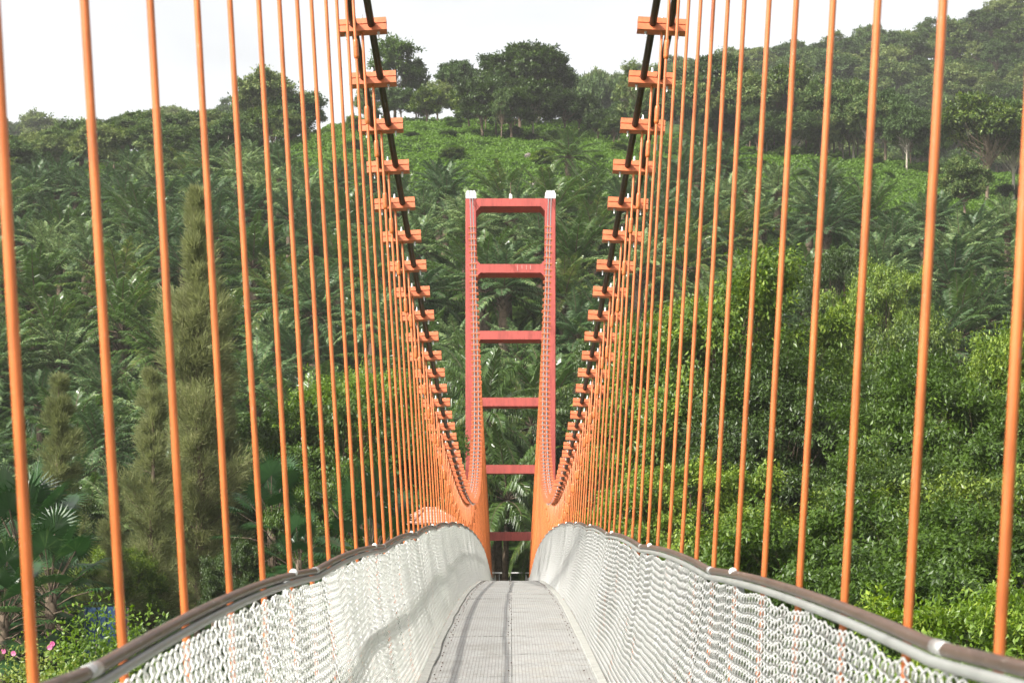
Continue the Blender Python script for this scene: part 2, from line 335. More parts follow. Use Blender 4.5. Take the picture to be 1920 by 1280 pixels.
# deck: panels with their lifted edges, one surface
deck = empty('footbridge_deck', (0, 0, -1.4))
tag(deck, 'narrow pale grey walkway of the footbridge running ahead between the white mesh sides', 'bridge deck')
mb = MB(); ys = np.arange(-3.0, NEND * S, 1.02)
for c, (xa, xb) in enumerate(((-0.69, -0.002), (0.002, 0.69))):
    for k, y0 in enumerate(ys):
        l = random.uniform(-0.003, 0.004); y1 = y0 + 1.016
        m_ = 9; nn = 5
        yy = np.linspace(y0, y1, nn); xx = np.linspace(xa, xb, m_)
        X, Y = np.meshgrid(xx, yy); Z = DN(Y / S)
        lift = random.choice([0, 0, 0.006, 0.012]) if c == 1 else random.choice([0, 0, 0, 0.005])
        cxm = random.uniform(xa, xb); Z = Z + l + lift * np.exp(-((X - cxm) / 0.22) ** 2) * np.clip(1 - (Y - y0) / 0.12, 0, 1)
        Z = Z + 0.010 * (1 - (np.abs(X) / 0.7) ** 2) + 0.006 * (vnoise(X * 3, Y * 1.5, 9) - .5)
        i = (np.arange(nn - 1)[:, None] * m_ + np.arange(m_ - 1)[None, :]).ravel()
        mb.add(np.c_[X.ravel(), Y.ravel(), Z.ravel()], np.c_[i, i + 1, i + m_ + 1, i + m_])
        e = np.arange(m_ - 1); f = np.c_[X[0], Y[0], Z[0]]; fl = f.copy(); fl[:, 2] -= 0.03
        mb.add(np.r_[f, fl], np.c_[e, e + m_, e + m_ + 1, e + 1])
me = mb.me('walkway', M['deck'], False); o = link('walkway', me, deck); o.location = (0, 0, 1.4)
mb = MB()
for k, y0 in enumerate(np.arange(-3, NEND * S, 0.9)):
    mb.box((0, y0 + .45, DN((y0 + .45) / S) - 0.06), (1.42, 0.88, 0.05), None)
o = mb.obj('underlay', M['deckedge'], deck); o.location = (0, 0, 1.4)
for s in (-1, 1):
    mb = MB(); yy = np.arange(-3, NEND * S, 0.3); P = []
    for y in yy:
        w = 0.010 * (vnoise(y * 0.8, s * 3.0, 4) - .5) * 2; z = DN(y / S)
        P.append([[s * (0.655 + w), y, z + 0.005], [s * (0.66 + w), y, z + 0.016], [s * 0.725, y, z + 0.022], [s * 0.735, y, z - 0.05]])
    P = np.array(P); i = (np.arange(len(yy) - 1)[:, None] * 4 + np.arange(3)[None, :]).ravel()
    mb.add(P.reshape(-1, 3), np.c_[i, i + 1, i + 5, i + 4])
    o = mb.obj('edge_strip', M['deckedge'], deck); o.location = (0, 0, 1.4)
mb = MB()                                          # bolt heads along seam and edges
for y in np.arange(8, 52, 0.34):
    for x in (-0.015, -0.6, 0.6):
        if x and random.random() < .3: continue
        X0 = x + random.uniform(-.02, .02); z = DN(y / S) + 0.018
        mb.tube([[X0, y, z - .004], [X0, y, z + .004]], 0.007, 6)
o = mb.obj('bolt_heads', M['brown'], deck); o['kind'] = 'stuff'; o.location = (0, 0, 1.4)
mb = MB()
for k in range(-2, 130):
    y = (k + .25) * S; z = DN(k + .25) - 0.14
    mb.box((0, y, z), (1.86, 0.07, 0.10))
for s in (-1, 1):
    yy = np.arange(-3, NEND * S, 0.9); mb.tube(np.c_[np.full(len(yy), s * 0.62), yy, DN(yy / S) - .16], 0.04, 6)
o = mb.obj('floor_beams', M['orange'], deck); o.location = (0, 0, 1.4)

# railings
joints = [KN0 + KS * k for k in range(-1, 24) if KN0 + KS * k < 128]
for s in (-1, 1):
    side = 'left' if s < 0 else 'right'
    rt = empty('mesh_railing', (s * XR, 0, -0.5))
    tag(rt, ('bright white chain link mesh railing rising along the left edge of the walkway' if s < 0 else
             'white chain link mesh railing with open weave along the right edge of the walkway'), 'railing')
    nn = np.arange(-3, 130, 0.18); y = nn * S; z = rail(nn, s)
    P = np.c_[np.full(len(nn), s * XR), y, z]
    o = MB().tube(P, 0.0165, 12).obj('handrail', M['brown'], rt, True); o.location = (-s * XR, 0, 0.5)
    P2 = P.copy(); P2[:, 0] -= s * 0.012; P2[:, 2] -= 0.030
    o = MB().tube(P2, 0.0135, 10).obj('lower_pipe', M['palepipe'], rt, True); o.location = (-s * XR, 0, 0.5)
    P3 = np.c_[np.full(len(nn), s * (XR - 0.01)), y, RN(nn) - 0.53]
    o = MB().tube(P3, 0.026, 10).obj('middle_rail', M['palepipe'], rt, True); o.location = (-s * XR, 0, 0.5)
    for jn in joints:
        jn = jn + (0.2 if s > 0 else 0) * 0
        nb = jn - 1.05
        mb = MB(); zt = float(rail(nb, s))
        th = np.linspace(-0.5, 1.5708, 6); rr_ = 0.018
        mb.tube(np.c_[np.zeros(6), np.zeros(6), rr_ * np.sin(th)], rr_ * np.cos(th) + 1e-4, 12)
        o = mb.obj('post_cap', M['white'], rt, True); o.location = (-s * 0.004, nb * S, zt + 0.5 + 0.010)
        mb = MB(); zb = float(DN(nb)) - 0.1
        mb.tube([[s * (0.84), nb * S, zb], [s * (XR + 0.035), nb * S, zt - 0.12], [s * (XR + 0.02), nb * S, zt - 0.01]], 0.015, 8)
        o = mb.obj('post', M['palepipe'], rt, True); o.location = (-s * XR, 0, 0.5)
        mb = MB(); q = np.array([jn - 0.06, jn + 0.06])
        mb.tube(np.c_[[s * XR] * 2, q * S, rail(q, s) + 0.001], 0.0178, 12)
        o = mb.obj('pipe_sleeve', M['zinc'], rt, True); o.location = (-s * XR, 0, 0.5)
    # chain link: flattened helices, interlocked
    def chain(y0, y1, p, rad, rows):
        W = np.arange(y0, y1, p); nw = len(W); mpt = rows * 3 + 1
        j = np.arange(mpt); f = j / (mpt - 1)                       # 0 top .. 1 bottom
        par = (np.arange(nw) % 2)[:, None]; ph = (j[None, :] + 3 * par) % 6
        zig = np.interp(ph, [0, 3, 6], [0, 1, 0])
        outp = np.interp(ph, [0, 1, 2, 3, 4, 5, 6], [0, -.011, -.010, 0, .006, .006, 0])
        yy = W[:, None] + zig * p * 1.0
        yy = yy + 0.012 * (vnoise(W[:, None] * 3 + 0 * f[None, :], f[None, :] * 9 + 0 * W[:, None], 11 + s) - .5)
        n_ = yy / S
        top = rail(n_, s) - 0.052 + 0.016 * (vnoise(yy * 7, yy * 0, 2 + s) - .5) * 2
        bot = DN(n_) + 0.012
        zz = top + (bot - top) * f[None, :]
        zz = zz + 0.010 * (vnoise(yy * 1.7, f[None, :] * 5 + 0 * yy, 21) - .5) * 2
        belly = 0.03 * np.sin(f * math.pi)[None, :] * (vnoise(yy * 0.5, yy * 0 + 3, 6 + s) * 2 - 0.6)
        xx = XR - 0.012 + (0.735 - (XR - 0.012)) * f[None, :] ** 1.15 + belly + outp
        P = np.stack([s * xx, yy, zz], -1)
        T = np.gradient(P, axis=1); T /= np.linalg.norm(T, axis=2)[..., None]
        A = np.cross(T, np.array([0, 1.0, 0])); A /= np.linalg.norm(A, axis=2)[..., None]; B = np.cross(T, A)
        k = 4; th = np.arange(k) * 2 * math.pi / k
        V = P[:, :, None, :] + rad * (np.cos(th)[None, None, :, None] * A[:, :, None, :] + np.sin(th)[None, None, :, None] * B[:, :, None, :])
        w = np.arange(nw)[:, None, None] * mpt * k; i = np.arange(mpt - 1)[None, :, None] * k; c = np.arange(k)[None, None, :]; c2 = (c + 1) % k
        Q = np.stack(np.broadcast_arrays(w + i + c, w + i + c2, w + i + k + c2, w + i + k + c), -1).reshape(-1, 4)
        return V.reshape(-1, 3), Q
    V0, Q0 = chain(-1.5, 13, 0.044, 0.0032, 26); V1, Q1 = chain(13, 45, 0.05, 0.0033, 26); V2, Q2 = chain(45, NEND * S, 0.08, 0.0042, 26)
    mb = MB(); mb.add(V0, Q0); mb.add(V1, Q1); mb.add(V2, Q2)
    o = mb.obj('chain_link_mesh', M['net'] if s < 0 else M['netshade'], rt, True); o.location = (-s * XR, 0, 0.5)

# main cables, two on each side
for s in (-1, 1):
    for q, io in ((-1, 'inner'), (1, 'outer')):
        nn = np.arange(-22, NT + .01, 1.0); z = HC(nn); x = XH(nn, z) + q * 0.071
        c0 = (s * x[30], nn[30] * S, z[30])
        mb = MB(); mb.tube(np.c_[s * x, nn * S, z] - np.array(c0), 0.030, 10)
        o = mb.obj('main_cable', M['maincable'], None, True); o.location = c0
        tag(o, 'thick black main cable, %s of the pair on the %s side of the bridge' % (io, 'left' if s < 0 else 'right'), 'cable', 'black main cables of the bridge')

# hangers: unit rod scaled to length, clamp of two plates, nuts, turnbuckle
rod_me = MB().tube([[0, 0, 0], [0, 0, .33], [0, 0, .66], [0, 0, 1]], 0.0115, 10).me('rod', M['orange'], True)
def plate_me(up):
    mb = MB(); z0 = 0.005 if up else -0.050
    mb.box((0, 0, z0 + 0.0235), (0.395, 0.085, 0.047))
    if not up: mb.box((0, 0, z0 - .0035), (0.399, 0.092, 0.007))
    return mb.me('clamp_plate', M['clamp'])
up_me, lo_me = plate_me(True), plate_me(False)
def nut(mb, x, z0, z1, r=0.008):
    mb.tube([[x, 0, z0], [x, 0, z1]], r, 6)
mb = MB(); mb.tube([[0, 0, .045], [0, 0, .074], [0, 0, .075], [0, 0, .105]], [.014, .014, .008, .008], 6)
top_me = mb.me('top_nut', M['zinc'])
mb = MB(); mb.tube([[0, 0, -.105], [0, 0, -.071], [0, 0, -.07], [0, 0, -.045], [0, 0, .045], [0, 0, .063]], [.007, .007, .013, .013, .012, .012], 6)
bolt_me = mb.me('bolt', M['zinc'])
tb_me = MB().tube([[0, 0, -.075], [0, 0, -.065], [0, 0, -.05], [0, 0, .05], [0, 0, .065], [0, 0, .075]], [.0117, .019, .021, .021, .019, .0117], 10).me('turnbuckle', M['orange'], True)
def rotz2(s): return s * -math.atan(0.057)
proto_parts = None
for s in (-1, 1):
    grp = 'orange hangers on the %s side' % ('left' if s < 0 else 'right')
    for k in range(1, 114):
        n_ = k + 0.30
        if n_ > NT - 1: break
        zt = float(HC(n_)); zb = float(DN(n_)) - 0.14
        xt = float(XH(n_, zt)); xb = float(XH(n_, zb))
        e = empty('hanger', (s * xb, n_ * S, zb)); ang = math.atan2(xt - xb, zt - zb)
        e.rotation_euler = (random.gauss(0, .0012), s * ang + random.gauss(0, .0010), 0)
        L = math.hypot(xt - xb, zt - zb)
        if proto_parts is None:
            proto_parts = [link('rod', rod_me), link('clamp_plate', up_me), link('clamp_plate', lo_me), link('top_nut', top_me), link('bolt', bolt_me), link('bolt', bolt_me), link('turnbuckle', tb_me)]
            pp = proto_parts
        else:
            pp = []
            for p_ in proto_parts:
                c = p_.copy(); COL.objects.link(c); pp.append(c)
        slope = 0.00357 * 2 * (n_ - 48.5) / S
        for c in pp:
            c.parent = e
        pp[0].location = (0, 0, 0); pp[0].scale = (1, 1, L - 0.03)
        for c, bx_ in zip(pp[1:6], (0, 0, 0, -.13, .13)):
            c.location = (bx_, 0, L); c.rotation_euler = (math.atan(slope) * 0.9, 0, 0)
        pp[6].location = (0, 0, L - 0.55 - 0.2 * ((k * 7) % 5) / 5)
        lab = 'orange steel hanger rod clamped to the %s main cables, ending behind the white mesh' % ('left' if s < 0 else 'right')
        if 5 <= k <= 14: lab = '%s orange hanger rod counted from the %s edge of the view' % (('second', 'third', 'fourth', 'fifth', 'sixth', 'seventh', 'eighth', 'ninth', 'tenth', 'eleventh')[k - 5], 'left' if s < 0 else 'right')
        if k == 4: lab = ('leftmost and thickest-looking orange hanger rod, nearest the camera' if s < 0 else 'rightmost and thickest-looking orange hanger rod, nearest the camera')
        tag(e, lab, 'hanger', grp)

# tower
PXM = FPX / YT
def tz(py): return (980 - py) / PXM
tower = empty('bridge_tower', (0, YT, -6.3))
tag(tower, 'tall salmon red concrete portal tower at the far end of the footbridge', 'tower')
XO, XI = 84.5 / PXM, 64.5 / PXM; TD = 2.3; ZT = tz(372)
off = (0, -YT, 6.3)
for s in (-1, 1):
    mb = MB(); a, b_ = (XI, XO) if s > 0 else (-XO, -XI)
    ch = 0.03
    poly = [(a + ch, YT), (b_ - ch, YT), (b_, YT + ch), (b_, YT + TD), (a, YT + TD), (a, YT + ch)]
    mb.prism(poly, -7, ZT, 'z')
    c = mb.obj('column', M['salmon'], tower); c.location = off
    xm = s * (XI + XO) / 2; w = (XO - XI)
    mb = MB()
    for q in (-1, 0, 1):
        hw = w * 0.10 if q == 0 else w * 0.16
        cx_ = xm + q * w * 0.32
        top = ZT + 0.43; zz0 = ZT
        if q == 0: poly = [(cx_ - hw, zz0), (cx_ + hw, zz0), (cx_ + hw, top), (cx_ - hw, top)]
        elif q < 0: poly = [(cx_ - hw, zz0), (cx_ + hw, zz0), (cx_ + hw, top), (cx_ - hw * .2, top), (cx_ - hw, top - .16)]
        else: poly = [(cx_ - hw, zz0), (cx_ + hw, zz0), (cx_ + hw, top - .16), (cx_ + hw * .2, top), (cx_ - hw, top)]
        mb.prism(poly, YT - 0.01, YT + 1.3, 'y')
    mb.box((xm, YT + .6, ZT + .04), (w * .96, 1.25, .08))
    c2 = mb.obj('cable_saddle', M['white'], c)
tops = [372, 495, 620, 745, 871, 997]
for k, py in enumerate(tops):
    zt, zb = tz(py), tz(py + (14.5 if k == 0 else 16)); xi = XI
    x1 = xi - 8.0 / PXM; hb = 9 / PXM
    if k == 0: poly = [(-xi, zt), (-xi, zb - hb), (-x1, zb), (x1, zb), (xi, zb - hb), (xi, zt)]
    elif k == 1: poly = [(-xi, zt + hb * .9), (-xi, zb - hb * .9), (-x1, zb), (x1, zb), (xi, zb - hb * .9), (xi, zt + hb * .9), (x1, zt), (-x1, zt)]
    else: poly = [(-xi, zt), (-xi, zb), (xi, zb), (xi, zt)]
    poly = poly[::-1]
    mb = MB()
    if k == 1:
        mb.prism([(-xi, zt + hb * .9), (-x1, zt), (-x1, zb), (-xi, zb - hb * .9)][::-1], YT + .012, YT + TD - .012, 'y')
        mb.prism([(-x1, zt), (x1, zt), (x1, zb), (-x1, zb)], YT + .012, YT + TD - .012, 'y')
        mb.prism([(x1, zt), (xi, zt + hb * .9), (xi, zb - hb * .9), (x1, zb)], YT + .012, YT + TD - .012, 'y')
    elif k == 0:
        mb.prism([(-xi, zt), (-x1, zt), (-x1, zb), (-xi, zb - hb)], YT + .012, YT + TD - .012, 'y')
        mb.prism([(-x1, zt), (x1, zt), (x1, zb), (-x1, zb)], YT + .012, YT + TD - .012, 'y')
        mb.prism([(x1, zt), (xi, zt), (xi, zb - hb), (x1, zb)], YT + .012, YT + TD - .012, 'y')
    else: mb.prism(poly[::-1], YT + .012, YT + TD - .012, 'y')
    for xj in ([-1.0, .25, 1.05] if k == 0 else [-.9, .2, 1.0] if k % 2 else [-.55, .7]):   # thin formwork seams
        mb.box((xj, YT + .009, (zt + zb) / 2), (.012, .006, zt - zb - .02))
    c = mb.obj('cross_beam', M['salmon'], tower); c.location = off
    if k == 1:
        mb = MB()
        for xx_, l_ in ((.37, .32), (.62, .2), (.86, .24), (1.08, .22)):
            mb.box((xx_, YT + .006, zt - .05 - l_ / 2), (.035, .004, l_))
        mb.obj('paint_run', paint('chalky_run', (.6, .3, .27), .7, .1), c)
mb = MB(); mb.box((0, YT + .5, ZT + .10), (.16, .16, .2)); mb.box((-.03, YT + .5, ZT + .26), (.07, .07, .16)); mb.box((.05, YT + .5, ZT + .2), (.05, .05, .22))
mb.obj('lamp_fitting', M['white'], tower).location = off
mb = MB(); mb.tube([[0, YT + .5, ZT + .2], [0, YT + .5, ZT + .95]], .022, 6)
mb.obj('lightning_rod', M['bark'], tower).location = off

# railing beyond the tower
er = empty('end_railing', (0, 117, -4.2)); tag(er, 'low white pipe railing crossing behind the far tower, at the end of the walkway', 'railing')
mb = MB(); mb.tube([[-1.6, 0, 1.2], [1.6, 0, 1.2]], .04, 8); mb.obj('top_rail', M['white'], er)
mb = MB(); mb.tube([[-1.6, 0, .62], [1.6, 0, .62]], .02, 8); mb.obj('lower_rail', M['zinc'], er)
for x in (-1.35, -.68, 0, .68, 1.35):
    mb = MB(); mb.tube([[x, 0, 0], [x, 0, 1.2]], .022, 8); mb.obj('post', M['zinc'], er)
pl = MB().box((0, 115.5, -4.45), (7, 9, .4)).obj('pavement', M['deckedge'])
tag(pl, 'pale landing slab beyond the tower', kind='structure')
# ------------------------------------------------------------------ vegetation builders
def unit(v): return v / (np.linalg.norm(v, axis=-1, keepdims=True) + 1e-9)
def rdir(n): return unit(rng.normal(size=(n, 3)))
def leaves(P, D, N, L, W, fold=0.0):
    """pointed leaf quads: base P, direction D, normal N"""
    Sd = unit(np.cross(N, D)); L = np.broadcast_to(L, (len(P),))[:, None]; W = np.broadcast_to(W, (len(P),))[:, None]
    a = P + D * L * .45 + Sd * W * .5 - N * L * fold; c = P + D * L * .45 - Sd * W * .5 - N * L * fold
    V = np.stack([P, a, P + D * L, c], 1).reshape(-1, 3)
    return V, np.arange(len(P) * 4).reshape(-1, 4)
def limb(mb, a, b_, r0, r1, bend=0.15, k=6, m_=5):
    a = np.array(a, float); b_ = np.array(b_, float); t = np.linspace(0, 1, m_)[:, None]
    ln = np.linalg.norm(b_ - a); o1 = rng.normal(size=3) * ln * bend * .5
    P = a + (b_ - a) * t + np.sin(t * math.pi) * o1
    mb.tube(P, np.linspace(r0, r1, m_), k, cap=False); return P
def broadleaf(name, H, rx, rz, nclump, rc, nleaf, L, W, crown_z=None, droop=.35, leafm='leafmid', barkm='bark', gap=0.0, tr=.22, flat=0.7, shell=.45, seedshift=0):
    """trunk with limbs reaching uneven leaf clumps; returns (crown mesh, trunk mesh, height)"""
    cz = crown_z if crown_z is not None else H - rz
    d = rdir(nclump * 3); d = d[d[:, 2] > -.55][:nclump]; nclump = len(d)
    lob = rdir(7); amp = rng.uniform(-.28, .25, 7)
    q = (np.maximum(d @ lob.T, 0) ** 3 * amp).sum(1)
    rad = (shell + (1 - shell) * rng.random(nclump) ** .5) * (1 + q)
    C = d * rad[:, None] * np.array([rx, rx, rz]) * .88 + np.array([0, 0, cz])
    rr = rc * rng.uniform(.6, 1.25, nclump)
    tb = MB(); th = min(cz, H * .55)
    lean = rng.normal(size=2) * H * .03
    tp = np.array([[0, 0, -1.0], [0, 0, 0.2], [lean[0] * .5, lean[1] * .5, th * .5], [lean[0], lean[1], th], [lean[0] * 1.2, lean[1] * 1.2, H * .85]])
    tb.tube(tp, [tr * 1.35, tr * 1.1, tr * .85, tr * .65, tr * .12], 8, cap=False)
    for c, r_ in zip(C, rr):
        f = rng.uniform(.45, .95); base = np.array([lean[0], lean[1], th * f])
        mid = base + (c - base) * np.array([.55, .55, .4])
        r0 = tr * .32 * (1.1 - .5 * f)
        limb(tb, base, mid, r0, r0 * .6, .1, 5, 4); limb(tb, mid, c, r0 * .6, r0 * .15, .15, 4, 4)
    Ps, Ds, Ns = [], [], []
    nt_ = 14
    for c, r_ in zip(C, rr):
        k = max(6, int(nleaf / nclump / nt_ * (r_ / rc) ** 2))
        dd = rdir(nt_); dd[:, 2] = np.abs(dd[:, 2]) * .9 - .25; dd = unit(dd)
        outw = unit(c - np.array([0, 0, cz - rz * .3]))
        tip = c + (dd + outw * .35) * r_ * np.array([1, 1, flat]) * rng.uniform(.55, 1.05, nt_)[:, None]
        t = rng.random((nt_, k, 1)) ** .55
        P = c + (tip - c)[:, None, :] * t + rng.normal(size=(nt_, k, 3)) * r_ * .13
        D = unit(unit(tip - c)[:, None, :] * .7 + rng.normal(size=(nt_, k, 3)) * .65 + np.array([0, 0, -droop]))
        N = unit(np.array([0, 0, 1.0]) + outw * .5 + rng.normal(size=(nt_, 1, 3)) * .35 + rng.normal(size=(nt_, k, 3)) * .28)
        Ps.append(P.reshape(-1, 3)); Ds.append(D.reshape(-1, 3)); Ns.append(N.reshape(-1, 3))
    P = np.concatenate(Ps); D = np.concatenate(Ds); N = np.concatenate(Ns); N = unit(N - D * (N * D).sum(1, keepdims=True))
    n_ = len(P); s_ = rng.uniform(.65, 1.25, n_)
    V, F = leaves(P, D, N, L * s_, W * s_, .06)
    return mesh(name + '_crown', V, F, M[leafm]), tb.me(name + '_trunk', M[barkm], True), H
def frond(mb, lf, base, az, el, length, drp, nst, ll, lw, hang, vee=.5, rach=.03, tipdroop=.3, lfm=None):
    """a pinnate palm leaf: curved rachis and leaflets on both sides"""
    t = np.linspace(0, 1, 9); e = el - drp * t ** 1.4
    dl = length / 8; dx = np.cos(e) * dl; dz = np.sin(e) * dl
    h = np.r_[0, np.cumsum(dx[:-1])]; z = np.r_[0, np.cumsum(dz[:-1])]
    wig = rng.normal() * .06 * length * t ** 2
    ca, sa = math.cos(az), math.sin(az)
    P = np.c_[h * ca - wig * sa, h * sa + wig * ca, z] + base
    mb.tube(P, np.linspace(rach, rach * .25, 9), 4, cap=False)
    u = np.linspace(.16, .995, nst)
    B = np.stack([np.interp(u, t, P[:, i]) for i in range(3)], 1)
    T = np.gradient(P, axis=0); T = np.stack([np.interp(u, t, T[:, i]) for i in range(3)], 1); T = unit(T)
    Sd = unit(np.cross(T, np.array([0, 0, 1.0]))) ; Up = unit(np.cross(Sd, T))
    prof = ll * (np.sin(np.clip(u * .9 + .12, 0, 1) * math.pi) ** .6 * .85 + .15)
    for sgn in (-1, 1):
        D = unit(Sd * sgn + T * (.5 + .7 * u[:, None] ** 2) + Up * (vee * rng.uniform(.2, 1, (nst, 1))) + rng.normal(size=(nst, 3)) * .07)
        g_ = np.array([0, 0, -1.0]); L_ = prof * rng.uniform(.8, 1.1, nst)
        D2 = unit(D + g_ * hang * rng.uniform(.7, 1.3, (nst, 1)))
        mid = B + D * (L_ * .5)[:, None]; tip = mid + D2 * (L_ * .5)[:, None]
        W_ = unit(np.cross(D, Up + rng.normal(size=(nst, 3)) * .4)) * lw * .5
        V = np.stack([B - W_ * .5, B + W_ * .5, mid + W_, mid - W_, tip], 1).reshape(-1, 3)
        i = np.arange(nst)[:, None] * 5
        lf.add(V, np.c_[i, i + 1, i + 2, i + 3], np.c_[i + 3, i + 2, i + 4])
def palm(name, th, tr, nf, length, ll, lw, hang, leafm, drp=(0.9, 1.5), el=(80, -25), nst=46, vee=.5, lean=0.05, rach=.035):
    mb = MB(); lf = MB(); lx, ly = rng.normal(size=2) * lean * th
    t = np.linspace(0, 1, 10)
    P = np.c_[lx * t ** 1.6, ly * t ** 1.6, -1 + (th + 1) * t]
    rad = tr * (1.15 - .3 * t) * (1 + .08 * np.sin(t * 60))
    mb.tube(P, rad, 9); top = P[-1].copy()
    for k in range(26):                              # old leaf bases under the crown
        a = k * 2.4; z = top[2] - .1 - .05 * k; d = np.array([math.cos(a), math.sin(a), .9])
        b0 = np.array([top[0] + math.cos(a) * tr * .8, top[1] + math.sin(a) * tr * .8, z]); mb.tube([b0, b0 + unit(d) * tr * 1.1], [tr * .28, tr * .12], 4, cap=False)
    for k in range(nf):
        f = (k + .5) / nf; e = R(el[0] + (el[1] - el[0]) * f ** .9 + rng.normal() * 5)
        frond(mb, lf, top + np.array([0, 0, .15 * (1 - f)]), k * 2.399 + rng.normal() * .1, e, length * rng.uniform(.85, 1.08) * (.8 + .2 * min(1, f * 4)), rng.uniform(*drp) * (.55 + .45 * f), nst, ll, lw, hang, vee, rach)
    m1 = lf.me(name + '_crown', M[leafm]); m2 = mb.me(name + '_trunk', M['palmbark'], True)
    return m1, m2, th + length * .75
def fanpalm(name, th, tr, nl, rl):
    mb = MB(); lf = MB(); mb.tube([[0, 0, -1], [0, 0, th * .5], [0, 0, th]], [tr * 1.2, tr, tr], 8)
    for k in range(nl):
        f = (k + .5) / nl; a = k * 2.399; e = R(80 - 115 * f); pl_ = rl * rng.uniform(.9, 1.3)
        b0 = np.array([0, 0, th - f * th * .35]); d = np.array([math.cos(a) * math.cos(e), math.sin(a) * math.cos(e), math.sin(e)])
        c = b0 + d * pl_ + np.array([0, 0, -.15 * pl_ * (1 - abs(d[2]))])
        mb.tube([b0, b0 + d * pl_ * .5 + np.array([0, 0, .02]), c], [.025, .02, .015], 4, cap=False)
        d2 = unit(d + np.array([0, 0, -.35 * math.cos(e)])); sd_ = unit(np.cross(d2, [0, 0, 1.0]) + 1e-6); n_ = np.cross(sd_, d2); ns = 30
        th_ = np.linspace(-2.3, 2.3, ns); r_ = rl * .62 * (1 - .12 * np.abs(th_) / 2.3) * rng.uniform(.92, 1.06, ns)
        dd = np.cos(th_)[:, None] * d2 + np.sin(th_)[:, None] * sd_ + n_ * .12
        dd = unit(dd); dh = unit(dd + np.array([0, 0, -.5]))
        wd = unit(np.cross(dd, n_)) * (rl * .62 * .045)
        B = np.repeat(c[None], ns, 0); mid = B + dd * (r_ * .6)[:, None]; tip = mid + dh * (r_ * .45)[:, None]
        V = np.stack([B, mid + wd, tip, mid - wd], 1).reshape(-1, 3); lf.add(V, np.arange(ns * 4).reshape(-1, 4))
    return lf.me(name + '_crown', M['fan']), mb.me(name + '_trunk', M['palmbark'], True), th + rl
def casuarina(name, H, rw, nbr, ntuft, L):
    tb = MB(); tb.tube([[0, 0, -1], [.1, 0, H * .3], [-.08, .05, H * .65], [0, 0, H * .98]], [H * .013, H * .010, H * .006, .01], 8, cap=False)
    Ps, Ds = [], []
    for k in range(nbr):
        f = rng.random() ** .8; z = H * (.06 + .9 * f); a = rng.random() * 6.283
        prof = rw * (1 - f) ** .8 * (.55 + .3 * math.sin(f * 14 + a * 2) + .15 * math.sin(f * 31)) * rng.uniform(.5, 1.45) + .12
        e = R(rng.uniform(25, 60)); ln = prof / math.cos(e) * .95
        b0 = np.array([0, 0, z]); t = np.linspace(0, 1, 6)[:, None]
        d = np.array([math.cos(a) * math.cos(e), math.sin(a) * math.cos(e), math.sin(e)])
        P = b0 + d * ln * t + np.array([0, 0, -.18 * ln]) * t ** 2
        tb.tube(P, np.linspace(.035, .008, 6) * (1.3 - f), 4, cap=False)
        n_ = int(ntuft * (.35 + prof / rw)); u = rng.random(n_) ** .6
        B = np.stack([np.interp(u, t[:, 0], P[:, i]) for i in range(3)], 1)
        tw = unit(rng.normal(size=(n_, 3)) * .8 + d * .8); q = rng.random((n_, 1)) * .55 * (.4 + prof * .35)
        Ps.append(B + tw * q); Ds.append(unit(tw * .35 + d * .6 + rng.normal(size=(n_, 3)) * .3 + np.array([0, 0, -.25 + .6 * f])))
    P = np.concatenate(Ps); D = np.concatenate(Ds); N = rdir(len(P)); N = unit(N - D * (N * D).sum(1, keepdims=True))
    V, F = leaves(P, D, N, L * rng.uniform(.6, 1.3, len(P)), .028)
    return mesh(name + '_crown', V, F, M['casu']), tb.me(name + '_trunk', M['bark'], True), H
# ------------------------------------------------------------------ placing
PROTO = {}
def grow(name, kind, x, y, H=None, ws=1.0, rz=None, label=None, cat='tree', group=None, z=None, sink=0.0, trunk='trunk', mat=None):
    cm, tm, h0 = kind[:3]; s_ = (H / h0) if H else 1.0
    e = empty(name, (x, y, (gz(x, y) if z is None else z) - sink), rng.random() * 6.283 if rz is None else rz)
    key = cm.name
    if key not in PROTO:
        PROTO[key] = (link('crown', cm), link(trunk, tm)); pc, pt = PROTO[key]
    else:
        pc, pt = PROTO[key][0].copy(), PROTO[key][1].copy(); COL.objects.link(pc); COL.objects.link(pt)
    pc.parent = e; pt.parent = e; e.scale = (s_ * ws, s_ * ws, s_)
    if mat:
        pc.material_slots[0].link = 'OBJECT'; pc.material_slots[0].material = M[mat]
    tag(e, label, cat, group); return e
def grow_px(name, kind, px, pytop, d, ws=1.0, base=None, **kw):
    x = at(px, d); g_ = gz(x, d) if base is None else base
    top = (980 - pytop) / FPX * d
    return grow(name, kind, x, d, H=max(.5, top - g_), ws=ws, z=g_, **kw)

